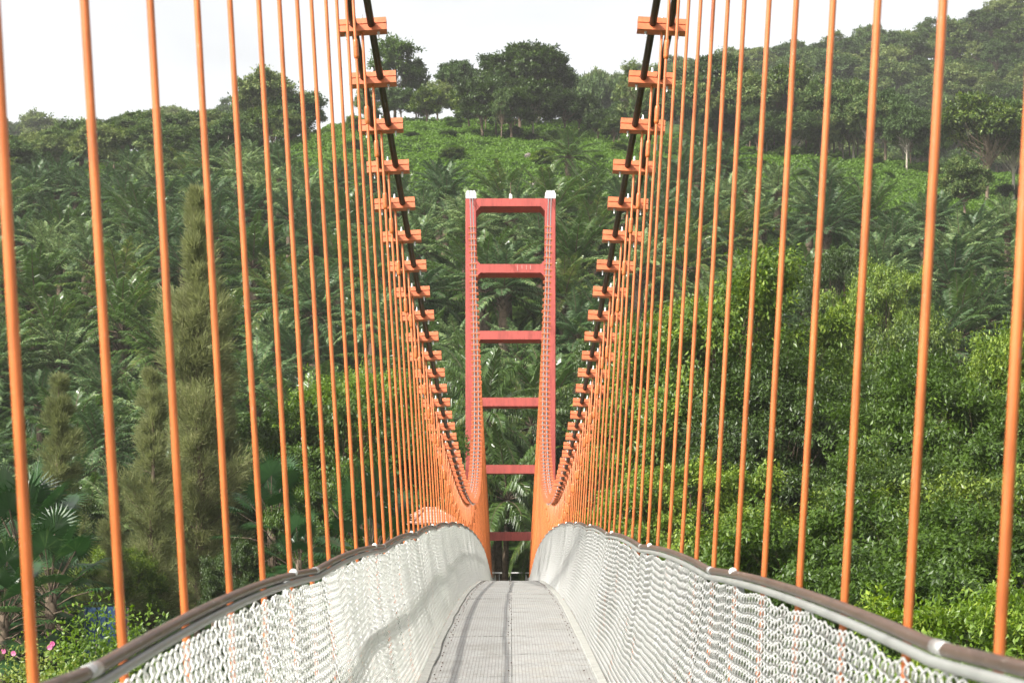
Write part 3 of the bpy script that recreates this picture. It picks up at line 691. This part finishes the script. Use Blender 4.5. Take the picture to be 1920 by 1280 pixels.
oil = [palm('oil_palm_%d' % i, th, .34, nf, 4.2, .80, .072, .8, 'oilpalm', (0.7, 1.4), (89, -14), 54, .22, .03, .045) for i, (th, nf) in enumerate(((3.4, 32), (4.8, 34), (2.4, 30), (6.0, 32)))]
coco = [palm('coconut_palm_%d' % i, th, .17, 24, 4.6, 1.05, .07, 1.5, 'coco', (.9, 1.5), (80, -35), 64, .15, .05, .035) for i, th in enumerate((8.0, 5.0))]
fanp = [fanpalm('fan_palm_%d' % i, th, .16, nl, 1.25) for i, (th, nl) in enumerate(((2.6, 34), (4.5, 30)))]
casu = [casuarina('casuarina_0', 20, 2.9, 460, 290, .42), casuarina('casuarina_1', 14, 2.4, 150, 380, .36)]
near = [broadleaf('big_tree', 15, 6.0, 6.2, 90, 1.55, 90000, .24, .11, droop=.5, leafm='leafmid'),
        broadleaf('bushy_tree', 9, 4.6, 3.8, 80, 1.1, 85000, .17, .085, droop=.6, leafm='leafmid', tr=.18),
        broadleaf('lacy_tree', 12, 5.0, 4.6, 70, 1.2, 70000, .18, .085, droop=.3, leafm='leafmid', tr=.22)]
far = [broadleaf('ridge_tree_a', 12, 4.6, 4.2, 60, 1.6, 24000, .50, .28, droop=.2, leafm='ridge', barkm='palebark', shell=.5),
       broadleaf('ridge_tree_b', 14, 5.4, 4.0, 66, 1.6, 28000, .50, .28, droop=.2, leafm='ridge', shell=.5, flat=.55),
       broadleaf('ridge_tree_c', 9, 3.6, 3.8, 46, 1.4, 17000, .46, .26, droop=.2, leafm='ridge', shell=.4),
       broadleaf('ridge_tree_d', 13, 3.6, 5.0, 38, 1.3, 10000, .46, .26, droop=.2, leafm='ridge', shell=.5)]

# ------------------------------------------------------------------ near ground, both sides of the bridge
G = 'broadleaf trees below the right side of the bridge'
T = 'broadleaf_tree'
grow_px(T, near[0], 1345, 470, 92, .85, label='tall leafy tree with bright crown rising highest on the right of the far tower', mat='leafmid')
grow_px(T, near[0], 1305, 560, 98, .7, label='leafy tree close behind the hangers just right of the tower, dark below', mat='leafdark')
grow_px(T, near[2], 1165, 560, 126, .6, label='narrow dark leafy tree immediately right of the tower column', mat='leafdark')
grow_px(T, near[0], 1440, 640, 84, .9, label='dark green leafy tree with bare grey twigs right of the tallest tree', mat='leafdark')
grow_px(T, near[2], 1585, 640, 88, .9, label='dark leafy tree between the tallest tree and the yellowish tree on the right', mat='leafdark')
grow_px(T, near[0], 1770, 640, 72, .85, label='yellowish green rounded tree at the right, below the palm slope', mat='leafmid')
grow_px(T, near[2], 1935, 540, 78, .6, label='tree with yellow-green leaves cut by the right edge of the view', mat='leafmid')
grow_px(T, near[2], 1660, 790, 66, .9, label='dark mid-height tree in front of the coconut fronds on the right', mat='leafdark')
grow_px(T, near[1], 1510, 960, 54, 1.0, label='bright green drooping tree just above the right handrail', mat='leafmid')
grow_px(T, near[1], 1745, 925, 52, 1.05, label='bright drooping-leaf tree over the right handrail, nearer the edge', mat='leafmid')
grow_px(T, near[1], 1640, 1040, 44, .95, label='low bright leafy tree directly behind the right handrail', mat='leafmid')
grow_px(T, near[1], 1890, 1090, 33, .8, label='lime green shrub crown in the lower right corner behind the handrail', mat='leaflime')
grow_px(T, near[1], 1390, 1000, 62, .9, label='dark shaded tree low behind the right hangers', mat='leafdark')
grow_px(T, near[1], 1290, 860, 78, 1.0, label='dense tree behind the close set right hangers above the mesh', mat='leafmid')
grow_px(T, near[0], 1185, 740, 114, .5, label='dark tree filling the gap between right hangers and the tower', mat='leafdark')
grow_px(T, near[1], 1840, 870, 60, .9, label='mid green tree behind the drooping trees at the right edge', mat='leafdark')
grow_px(T, near[1], 1200, 880, 92, .65, label='leafy tree low beside the right mesh crest', mat='leafmid')
grow_px(T, near[2], 680, 640, 102, .75, label='yellow-green tree behind the left hangers near the tower', mat='leaflime')
grow_px(T, near[1], 610, 740, 95, .9, label='mid green tree left of the yellow-green tree, behind left hangers', mat='leafmid')
grow_px(T, near[1], 815, 800, 122, .8, label='small leafy tree behind the left hangers above the hut roof', mat='leafmid')
grow_px(T, near[1], 625, 900, 84, .6, label='leafy bush tree low behind the left handrail', mat='leafmid')
grow_px(T, near[1], 230, 1020, 84, .75, label='small fresh green tree between fan palm and big casuarina', mat='leafmid')
grow_px(T, near[1], 455, 1010, 82, .6, label='dark shrub tree behind the left handrail right of the casuarina', mat='leafdark')
grow_px(T, near[2], 985, 770, 132, .5, label='leafy tree seen between the tower columns among the coconut fronds', mat='leafmid')
grow_px(T, near[1], 60, 900, 100, .9, label='dark tree behind the fan palm at the left edge', mat='leafdark')
# middle distance on the right slope
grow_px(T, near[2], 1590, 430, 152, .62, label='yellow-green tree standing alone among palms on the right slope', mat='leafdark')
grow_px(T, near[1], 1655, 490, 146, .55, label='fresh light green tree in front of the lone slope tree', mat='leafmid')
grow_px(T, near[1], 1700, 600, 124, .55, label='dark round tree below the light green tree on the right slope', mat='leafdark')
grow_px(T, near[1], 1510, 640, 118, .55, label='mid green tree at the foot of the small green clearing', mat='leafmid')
grow_px(T, near[2], 1430, 570, 112, .6, label='feathery green tree behind the tallest right tree', mat='leafmid')
# casuarinas
C_ = 'casuarina_tree'
grow_px(C_, casu[0], 372, 335, 90, 1.0, label='tall olive casuarina with feathery pointed crown on the left', rz=0.6)
grow_px(C_, casu[0], 405, 620, 93, 1.25, label='broad lower casuarina overlapping the foot of the tall one', rz=2.4)
grow_px(C_, casu[1], 110, 690, 86, 1.0, label='thin sparse casuarina with pale stem near the left edge', rz=1.0)
grow_px(C_, casu[1], 285, 680, 86, 1.0, label='short wide casuarina left of the tall casuarina trunk', rz=3.0)
grow_px(C_, casu[1], 215, 900, 82, 1.0, label='low drooping casuarina beside the blue sheet fence', rz=4.4)
# fan palms
F_ = 'fan_palm'
for (px, pt, d, w, lb) in ((40, 930, 78, 1.0, 'large dark fan palm at the left edge above the flower hedge'), (95, 1010, 74, .9, 'fan palm with bright lower leaves right of the large one'),
        (5, 1060, 70, .9, 'fan palm cut by the left edge, lowest of the three'), (510, 895, 84, .95, 'fan palm with upright crown behind the left handrail'),
        (560, 990, 80, .8, 'small fan palm at the foot of the upright one'), (695, 930, 78, .8, 'fan palm peeping over the left handrail by the hut')):
    grow_px(F_, fanp[0] if d < 80 else fanp[1], px, pt, d, w, label=lb, cat='palm')
# coconut palms
K_ = 'coconut_palm'
for (px, pt, d, w, lb, kd) in ((925, 655, 121, .8, 'coconut palm with drooping pale fronds between the tower columns, higher', 0), (985, 690, 126, .75, 'coconut palm half hidden by the right tower column', 0),
        (945, 800, 116, .8, 'lower coconut palm with glossy hanging fronds between the columns', 1), (835, 740, 118, .8, 'coconut palm left of the tower with fronds behind the cable', 0),
        (1010, 900, 114, .6, 'small coconut palm at the foot of the right column', 1), (1690, 770, 80, .9, 'coconut palm with feathery fronds among dark trees on the right', 0),
        (785, 870, 120, .6, 'coconut palm with yellowing fronds above the hut', 1), (880, 620, 135, .8, 'coconut palm behind the left tower column', 0)):
    grow_px(K_, coco[kd], px, pt, d, w, label=lb, cat='palm')
# hut with tiled roof
hx, hd = at(806, 86), 86.0; hz = (980 - 980) / FPX * hd
hut = empty('tiled_hut', (hx, hd, gz(hx, hd)), 0.35); g0 = gz(hx, hd)
tag(hut, 'small hut with pinkish clay tiled hip roof showing above the left handrail', 'hut')
mb = MB(); a_, b2, rl_ = 1.15, 1.05, .25; zr = (980 - 952) / FPX * hd - g0; ze = (980 - 979) / FPX * hd - g0
mb.add([[-a_, -b2, ze], [a_, -b2, ze], [a_, b2, ze], [-a_, b2, ze], [-rl_, 0, zr], [rl_, 0, zr]], [[0, 1, 5, 4], [2, 3, 4, 5]], [[1, 2, 5], [3, 0, 4]])
mb.add([[-a_, -b2, ze - .08], [a_, -b2, ze - .08], [a_, b2, ze - .08], [-a_, b2, ze - .08], [-a_, -b2, ze - .002], [a_, -b2, ze - .002], [a_, b2, ze - .002], [-a_, b2, ze - .002]],
       [[0, 3, 2, 1], [0, 1, 5, 4], [1, 2, 6, 5], [2, 3, 7, 6], [3, 0, 4, 7]])
rf = mb.obj('roof', M['tiles'], hut)
mb = MB()
for c0, c1 in (((-a_, -b2, ze), (-rl_, 0, zr)), ((a_, -b2, ze), (rl_, 0, zr)), ((-a_, b2, ze), (-rl_, 0, zr)), ((a_, b2, ze), (rl_, 0, zr)), ((-rl_, 0, zr), (rl_, 0, zr))):
    mb.tube([c0, c1], .06, 6)
mb.obj('ridge_tiles', M['tiles'], rf, True)
mb = MB().box((0, 0, ze / 2 - .35), (1.8, 1.6, ze - .2 + .7)); mb.obj('wall', M['wall'], hut)
mb = MB().box((-.3, -.815, ze - 1.3), (.9, .03, 1.9)); mb.obj('door', M['cable'], hut)
# blue sheet fence
fx0, fx1, fd = at(158, 72), at(238, 72), 72.0
bf = empty('blue_fence', ((fx0 + fx1) / 2, fd, gz((fx0 + fx1) / 2, fd))); fl = fx1 - fx0
tag(bf, 'dark blue corrugated sheet fence low among the trees on the left', 'fence')
zt_ = (980 - 1137) / FPX * fd - gz((fx0 + fx1) / 2, fd); xs_ = np.arange(-fl / 2, fl / 2, .06); yy_ = .03 * np.sign(np.sin(xs_ * 2 * math.pi / .36))
V = np.r_[np.c_[xs_, yy_, np.full(len(xs_), -.5)], np.c_[xs_, yy_, zt_ + .02 * np.sin(xs_ * 3)]]; n_ = len(xs_); i = np.arange(n_ - 1)
link('sheet', mesh('sheet', V, np.c_[i, i + 1, i + 1 + n_, i + n_], M['blue']), bf)
mb = MB()
for x in np.linspace(-fl / 2, fl / 2, 3): mb.box((x, .08, zt_ / 2 - .3), (.07, .07, zt_ + .5))
mb.box((0, .06, zt_ - .15), (fl, .04, .06)); mb.obj('fence_frame', M['wall'], bf)

# ------------------------------------------------------------------ oil palm plantation
def inzone(x, y):
    u = x / y
    z = terrain(x, y); v = z / y
    px = 957 + u * FPX; py = 980 - v * FPX
    lim = np.interp(px, [0, 300, 560, 640, 800, 960, 1130, 1280, 1420, 1560, 1760, 1920], [415, 375, 350, 420, 435, 432, 430, 405, 420, 455, 480, 540])
    return (py > lim) & (px > -150) & (px < 2070)
spots = []
row = 0; y = 104.0
while y < 300:
    x0 = -90 + (row % 2) * 3.9
    for x in np.arange(x0, 92, 7.8):
        X0 = x + rng.normal() * .9; Y0 = y + rng.normal() * .9
        if abs(X0) < 5 and Y0 < 122: continue
        if not inzone(X0, Y0): continue
        px = 957 + X0 / Y0 * FPX; py = 980 - terrain(X0, Y0) / Y0 * FPX
        if Y0 < 118 and px > 1050: continue
        if px > 1420 and px < 1600 and py > 560 and py < 640: continue      # small clearing
        spots.append((X0, Y0, px))
    y += 6.6 * (1 + (y - 104) / 700); row += 1
for (px, d) in ((1065, 256), (1300, 262)):
    spots.append((at(px, d), d, px))
spots = spots[:300] if len(spots) > 300 else spots
print('oil palms', len(spots))
for X0, Y0, px in spots:
    pyc = 980 - (gz(X0, Y0) + 6) / Y0 * FPX
    vr = 'highest on the slope' if pyc < 400 else 'high on the slope' if pyc < 500 else 'halfway up the slope' if pyc < 620 else 'low on the slope' if pyc < 760 else 'at the foot of the slope'
    if px < 300: hr, gp = 'left of the tall casuarina', 'oil palms left of the casuarina'
    elif px < 480: hr, gp = 'behind the tall casuarina', 'oil palms behind the casuarina'
    elif px < 680: hr, gp = 'between the casuarina and the left cables', 'oil palms right of the casuarina'
    elif px < 870: hr, gp = 'between the left cables and the tower', 'oil palms left of the tower'
    elif px < 1045: hr, gp = 'seen through the tower frame', 'oil palms behind the tower'
    elif px < 1240: hr, gp = 'between the tower and the right cables', 'oil palms right of the tower'
    elif px < 1560: hr, gp = 'behind the close right hangers', 'oil palms behind the right hangers'
    else: hr, gp = 'near the right edge', 'oil palms near the right edge'
    lb = 'oil palm %s, %s' % (vr, hr)
    yng = rng.random() < .07
    grow('oil_palm', oil[2 if yng else rng.integers(4)], X0, Y0, ws=rng.uniform(.9, 1.1), mat='coco' if yng else None, label=('pale ' + lb) if yng else lb, cat='palm', group=gp, H=rng.uniform(7.2, 10.2) * (.8 if Y0 > 240 else 1))
# ------------------------------------------------------------------ ridge trees, near ridge
gl = 'trees along the left ridge'
big = [(975, 78, 322, 1.15, 1, 'largest dark round tree on the ridge crest above the tower'), (930, 130, 312, .8, 3, 'slim tree below the left flank of the largest ridge tree'),
       (1035, 105, 328, .85, 1, 'spreading ridge tree joined to the right of the largest one'), (740, 62, 335, 1.0, 3, 'pale airy tree on the ridge beside the left cables'),
       (780, 105, 338, .7, 3, 'thin airy tree right of the pale ridge tree'), (860, 108, 330, .9, 1, 'flat topped ridge tree left of the largest tree'),
       (820, 150, 326, .8, 2, 'small dark ridge tree behind the scrub left of centre'), (1110, 135, 420, 1.0, 1, 'hazy far tree in the gap right of the largest ridge tree'),
       (495, 135, 300, .95, 0, 'tall dark rounded tree standing above the left ridge'), (580, 172, 305, .8, 2, 'two-lobed tree right of the tall left ridge tree'),
       (460, 210, 296, .7, 2, 'small tree left of the tall left ridge tree'), (1190, 110, 300, .75, 3, 'dark tree with one-sided crown left of the right cables'),
       (1230, 160, 292, .9, 0, 'dark bushy tree behind the right cables'), (1330, 100, 318, .95, 1, 'large dark tree right of the right cables'),
       (1280, 150, 312, .8, 0, 'bushy tree between right cables and the large dark tree'), (1400, 135, 312, .9, 0, 'broad green tree on the right ridge'),
       (1470, 120, 322, .9, 1, 'tall broad tree on the right ridge, behind the broad green one'), (1540, 155, 312, .85, 2, 'mid ridge tree with dark crown, right part'),
       (1600, 150, 314, .9, 0, 'rounded tree near the bare soil strip on the right ridge'), (1660, 165, 308, .85, 2, 'shaded tree right of the rounded ridge tree'),
       (1700, 195, 300, .8, 0, 'lower tree where the right ridge tree line dips'), (1745, 220, 300, .75, 2, 'small dark tree at the end of the right tree line'),
       (1850, 170, 282, .95, 1, 'big grey-green tree at the right edge above the scrub'), (1900, 185, 286, .9, 0, 'grey-green tree behind it, cut by the right edge'),
       (1810, 290, 235, .8, 2, 'small spreading tree with drooping crown on the right scrub'), (1420, 200, 305, .7, 2, 'low bushy tree in front of the right tree line'),
       (1160, 190, 305, .7, 2, 'low dark tree under the right cable clamps'), (940, 165, 300, .55, 3, 'vine-draped dark tree at the foot of the largest ridge tree'),
       (1085, 190, 318, .7, 2, 'grey twiggy bush tree right of the ridge trunks'), (690, 190, 322, .5, 2, 'green shrub tree behind the left clamps')]
for px, pt, d, w, kd, lb in big:
    base = gz(at(px, d), d)
    e = grow_px('ridge_tree', far[kd], px, pt, d, w, label=lb, mat='leafmid' if px in (740, 780) else {1: 'leafdark'}.get(kd, 'ridge') if d < 330 and px > 850 else 'ridge')
    H_ = (980 - pt) / FPX * d - base
    h0 = far[kd][2]; sxy = max(.75, min(1.35, H_ / h0)) * w; e.scale = (sxy, sxy, H_ / h0)
for k in range(70):
    px = -40 + k * 9.6 + rng.normal() * 6
    d = rng.uniform(275, 335)
    if px > 560: continue
    X0 = at(px, d)
    grow('ridge_tree', far[rng.integers(3)], X0, d, H=rng.uniform(5.5, 8.5), ws=rng.uniform(1.0, 1.35), label='rounded hazy green tree on the left ridge, ' + ('at the left edge' if px < 180 else 'left of the tall rounded tree' if px < 440 else 'beside the tall rounded tree'), group=gl, cat='tree')
for k in range(34):
    px = rng.uniform(1270, 1770); d = rng.uniform(306, 342); X0 = at(px, d)
    grow('ridge_tree', far[rng.integers(4)], X0, d, H=rng.uniform(7.5, 10.5), ws=rng.uniform(.85, 1.1), label='dark tree in the belt along the right ridge behind the hangers', group='trees along the right ridge', cat='tree')
for k in range(16):
    px = rng.uniform(690, 1120); d = rng.uniform(318, 345); X0 = at(px, d)
    grow('ridge_tree', far[rng.integers(4)], X0, d, H=rng.uniform(4.5, 7), ws=rng.uniform(.8, 1.1), label='small tree along the crest of the central ridge', group='trees along the central ridge', cat='tree')
# far hazy ridge
nfar = 0
for d in np.arange(455, 585, 9.5):
    st_ = 7.5
    for x in np.arange(-170, 175, st_):
        px = 957 + x / d * FPX
        if px < -60 or px > 1985: continue
        if px < 1290 and d < 540: continue
        if 480 < px < 1010: continue
        X0 = x + rng.normal() * 1.6; Y0 = d + rng.normal() * 2
        if px < 480 and rng.random() < .3: continue
        grow('forest_tree', far[rng.integers(4)], X0, Y0, H=rng.uniform(8, 14), ws=rng.uniform(.95, 1.3), label=(('hazy tree on the crest of the far hill, ' if d > 540 else 'hazy tree on the face of the far hill, ') + ('behind the close right hangers' if px < 1450 else 'above the right tree belt' if px < 1700 else 'near the top right corner') if px > 1200 else 'faint hazy tree far beyond the ridge line'), group=('trees on the far right hill' if px > 1200 else 'faint trees beyond the ridge'), cat='tree')
        nfar += 1
print('far trees', nfar)
# rocks on the slope
for (px, py, d, r_, lb) in ((1008, 262, 268, .9, 'pale upright rock in the green scrub right of centre'), (990, 258, 270, .8, 'dark rock leaning beside the pale upright rock'), (735, 186, 318, .9, 'grey boulder in scrub behind the left clamps'), (683, 200, 314, .8, 'rounded pale boulder left of the clamps'), (1003, 300, 250, .7, 'low reddish rock half under vines')):
    V = []; mb = MB(); nu, nv = 12, 8
    for iv in range(nv + 1):
        for iu in range(nu):
            a = iu / nu * 6.283; b2 = (iv / nv - .5) * math.pi
            p = np.array([math.cos(a) * math.cos(b2), math.sin(a) * math.cos(b2), math.sin(b2) * 1.25]); q = 1 + .5 * (vnoise(p[0] * 1.5 + px, p[1] * 1.5 + p[2] * 2, 8) - .5)
            V.append(p * q * r_ * .62)
    Q = [[iv * nu + iu, iv * nu + (iu + 1) % nu, (iv + 1) * nu + (iu + 1) % nu, (iv + 1) * nu + iu] for iv in range(nv) for iu in range(nu)]
    mb.add(V, Q); X0 = at(px, d); o = mb.obj('rock', M['rock'], None, False, (X0, d, gz(X0, d) + r_ * .35)); tag(o, lb, 'rock')
# bare soil terraces
# ------------------------------------------------------------------ ground cover (uncountable)
def cover(name, label, mat, n, xr, yr, L, W, hgt, keep=None, seed=1, droop=.2):
    x = rng.uniform(*xr, n); y = rng.uniform(*yr, n)
    if keep is not None:
        k = keep(x, y); x, y = x[k], y[k]
    z = terrain(x, y); bump = np.clip(vnoise(x / 2.2, y / 2.2, seed) - .3, 0, 1) * 1.4 + np.clip(vnoise(x / .8, y / .8, seed + 1) - .3, 0, 1) * .5
    P = np.c_[x, y, z + bump * hgt * rng.uniform(.55, 1.02, len(x))]
    # leaves stand out along the local mound surface
    D = unit(rng.normal(size=P.shape) * np.array([1, 1, .5]) + np.array([0, -.3, .25 - droop])); N = unit(np.array([0, -.35, 1.0]) + rng.normal(size=P.shape) * .5); N = unit(N - D * (N * D).sum(1, keepdims=True))
    V, F = leaves(P, D, N, L * rng.uniform(.6, 1.3, len(P)), W * rng.uniform(.7, 1.2, len(P)), .05)
    o = link(name, mesh(name, V, F, M[mat])); tag(o, label, 'ground cover', kind='stuff'); return o
def kpx(x, y, a=-60, b_=1980):
    px = 957 + x / y * FPX; return (px > a) & (px < b_)
cover('hillside_vines', 'bright green creeping vines covering the upper slope', 'vine', 480000, (-92, 92), (222, 345), .42, .27, 1.0, lambda x, y: kpx(x, y) & (y > 235 - 0 * x), 31)
for (px, pt, d, kd) in ((905, 150, 306, 2), (960, 165, 304, 2), (1000, 150, 308, 0), (1060, 165, 312, 2), (880, 165, 312, 2), (1120, 205, 306, 2), (800, 165, 318, 2), (1150, 215, 300, 2), (1005, 120, 325, 0), (950, 120, 326, 0)):
    grow_px('ridge_tree', far[kd], px, pt, d, 1.0, label='bushy dark tree crowded under the largest ridge tree', group='bushy trees under the largest ridge tree', mat='leafdark')
for k in range(46):
    if k < 22: px = rng.uniform(660, 1170); d = rng.uniform(262, 318)
    else: px = rng.uniform(1280, 1930); d = rng.uniform(262, 308)
    X0 = at(px, d)
    grow('scrub_bush', far[2], X0, d, H=rng.uniform(1.6, 3.4), ws=rng.uniform(1.1, 1.8), sink=.7, label='low leafy bush in the bright green scrub ' + ('above the tower' if px < 1200 else 'on the right upper slope'), cat='bush', group='bushes in the hillside scrub', mat=('leafmid', 'vine', 'leafdark')[k % 3])
cover('slope_undergrowth', 'mixed green undergrowth between the palms on the slope', 'under', 60000, (-62, 62), (108, 235), .5, .22, 1.1, lambda x, y: kpx(x, y) & ~((np.abs(x) < 4.5) & (y < 121)), 41)
cover('valley_undergrowth', 'dark leafy undergrowth on the valley floor beside the bridge', 'under', 150000, (-30, 30), (28, 112), .28, .13, 1.0, lambda x, y: kpx(x, y) & (np.abs(x) > 3.2), 51)
# hibiscus hedge on the bank
def hedge(name, cx, cy, rx, ry, h, n, mat, L, W, label):
    e = empty(name, (cx, cy, gz(cx, cy))); tag(e, label, 'bush')
    d = rdir(26); d[:, 2] = np.abs(d[:, 2]); C = d * rng.uniform(.35, .9, (26, 1)) * np.array([rx, ry, h]) ; rr = rng.uniform(.25, .42, 26) * h
    k = n // 26; Ps = []; 
    for c, r_ in zip(C, rr):
        q = rdir(k); Ps.append(c + q * r_ * rng.uniform(.4, 1.1, (k, 1)))
    P = np.concatenate(Ps); D = unit(rng.normal(size=P.shape) + np.array([0, 0, .5])); N = unit(np.array([0, -.2, 1.0]) + rng.normal(size=P.shape) * .6); N = unit(N - D * (N * D).sum(1, keepdims=True))
    V, F = leaves(P, D, N, L * rng.uniform(.6, 1.3, len(P)), W, .1); link('foliage', mesh('foliage', V, F, M[mat]), e)
    mb = MB()
    for c in C: limb(mb, (c[0] * .2, c[1] * .2, -.3), c, .025, .008, .1, 4, 4)
    mb.obj('stems', M['palebark'], e, True); return e, C
hd_ = 37.0
e, C = hedge('hibiscus_bush', at(60, hd_), hd_, 1.7, 1.2, (980 - 1185) / FPX * hd_ - gz(at(60, hd_), hd_), 9000, 'hedge', .10, .05, 'yellow-green hibiscus bush with pink flowers in the lower left corner')
zl = e.location.z
for (px, py) in ((92, 1213), (97, 1206), (5, 1220), (24, 1224)):
    d = hd_ - 1.25; mb = MB()
    for a in range(5):
        t = a * 1.2566; c_, s__ = math.cos(t), math.sin(t); w = .03
        mb.add([[0, 0, 0], [c_ * .04 - s__ * w, -.012, s__ * .04 + c_ * w], [c_ * .05, -.004, s__ * .05], [c_ * .04 + s__ * w, -.012, s__ * .04 - c_ * w]], [[0, 1, 2, 3]])
    mb.tube([[0, 0, 0], [0, -.05, .01]], .004, 4)
    o = mb.obj('flower', M['pink'], e); o.location = (at(px, d) - e.location.x, d - hd_, (980 - py) / FPX * d - zl)
hedge('leafy_bush', at(195, 42), 42, 1.2, 1.0, (980 - 1152) / FPX * 42 - gz(at(180, 42), 42), 7000, 'leaflime', .12, .07, 'fresh green bush with pale stems right of the flowering bush')
hedge('leafy_bush', at(330, 40), 40, 1.2, 1.0, (980 - 1215) / FPX * 40 - gz(at(330, 40), 40), 5000, 'leafmid', .12, .07, 'low green bush glimpsed through the left mesh')
# ------------------------------------------------------------------ haze
mb = MB().box((0, 0, 70), (3100, 3100, 0)); mb = MB(); mb.box((0, 0, (-45 + 175) / 2), (3060, 3060, 220))
hz_ = mb.obj('haze', None); tag(hz_, 'thin pale air haze over the hills', 'haze', kind='stuff')
m = bpy.data.materials.new('haze_air'); m.use_nodes = True; n = m.node_tree; n.nodes.clear()
ou = n.nodes.new('ShaderNodeOutputMaterial'); pv = n.nodes.new('ShaderNodeVolumePrincipled')
pv.inputs['Color'].default_value = (.92, .92, .90, 1); pv.inputs['Density'].default_value = 0.00021; pv.inputs['Anisotropy'].default_value = 0.2
n.links.new(pv.outputs[0], ou.inputs['Volume']); hz_.data.materials.append(m)
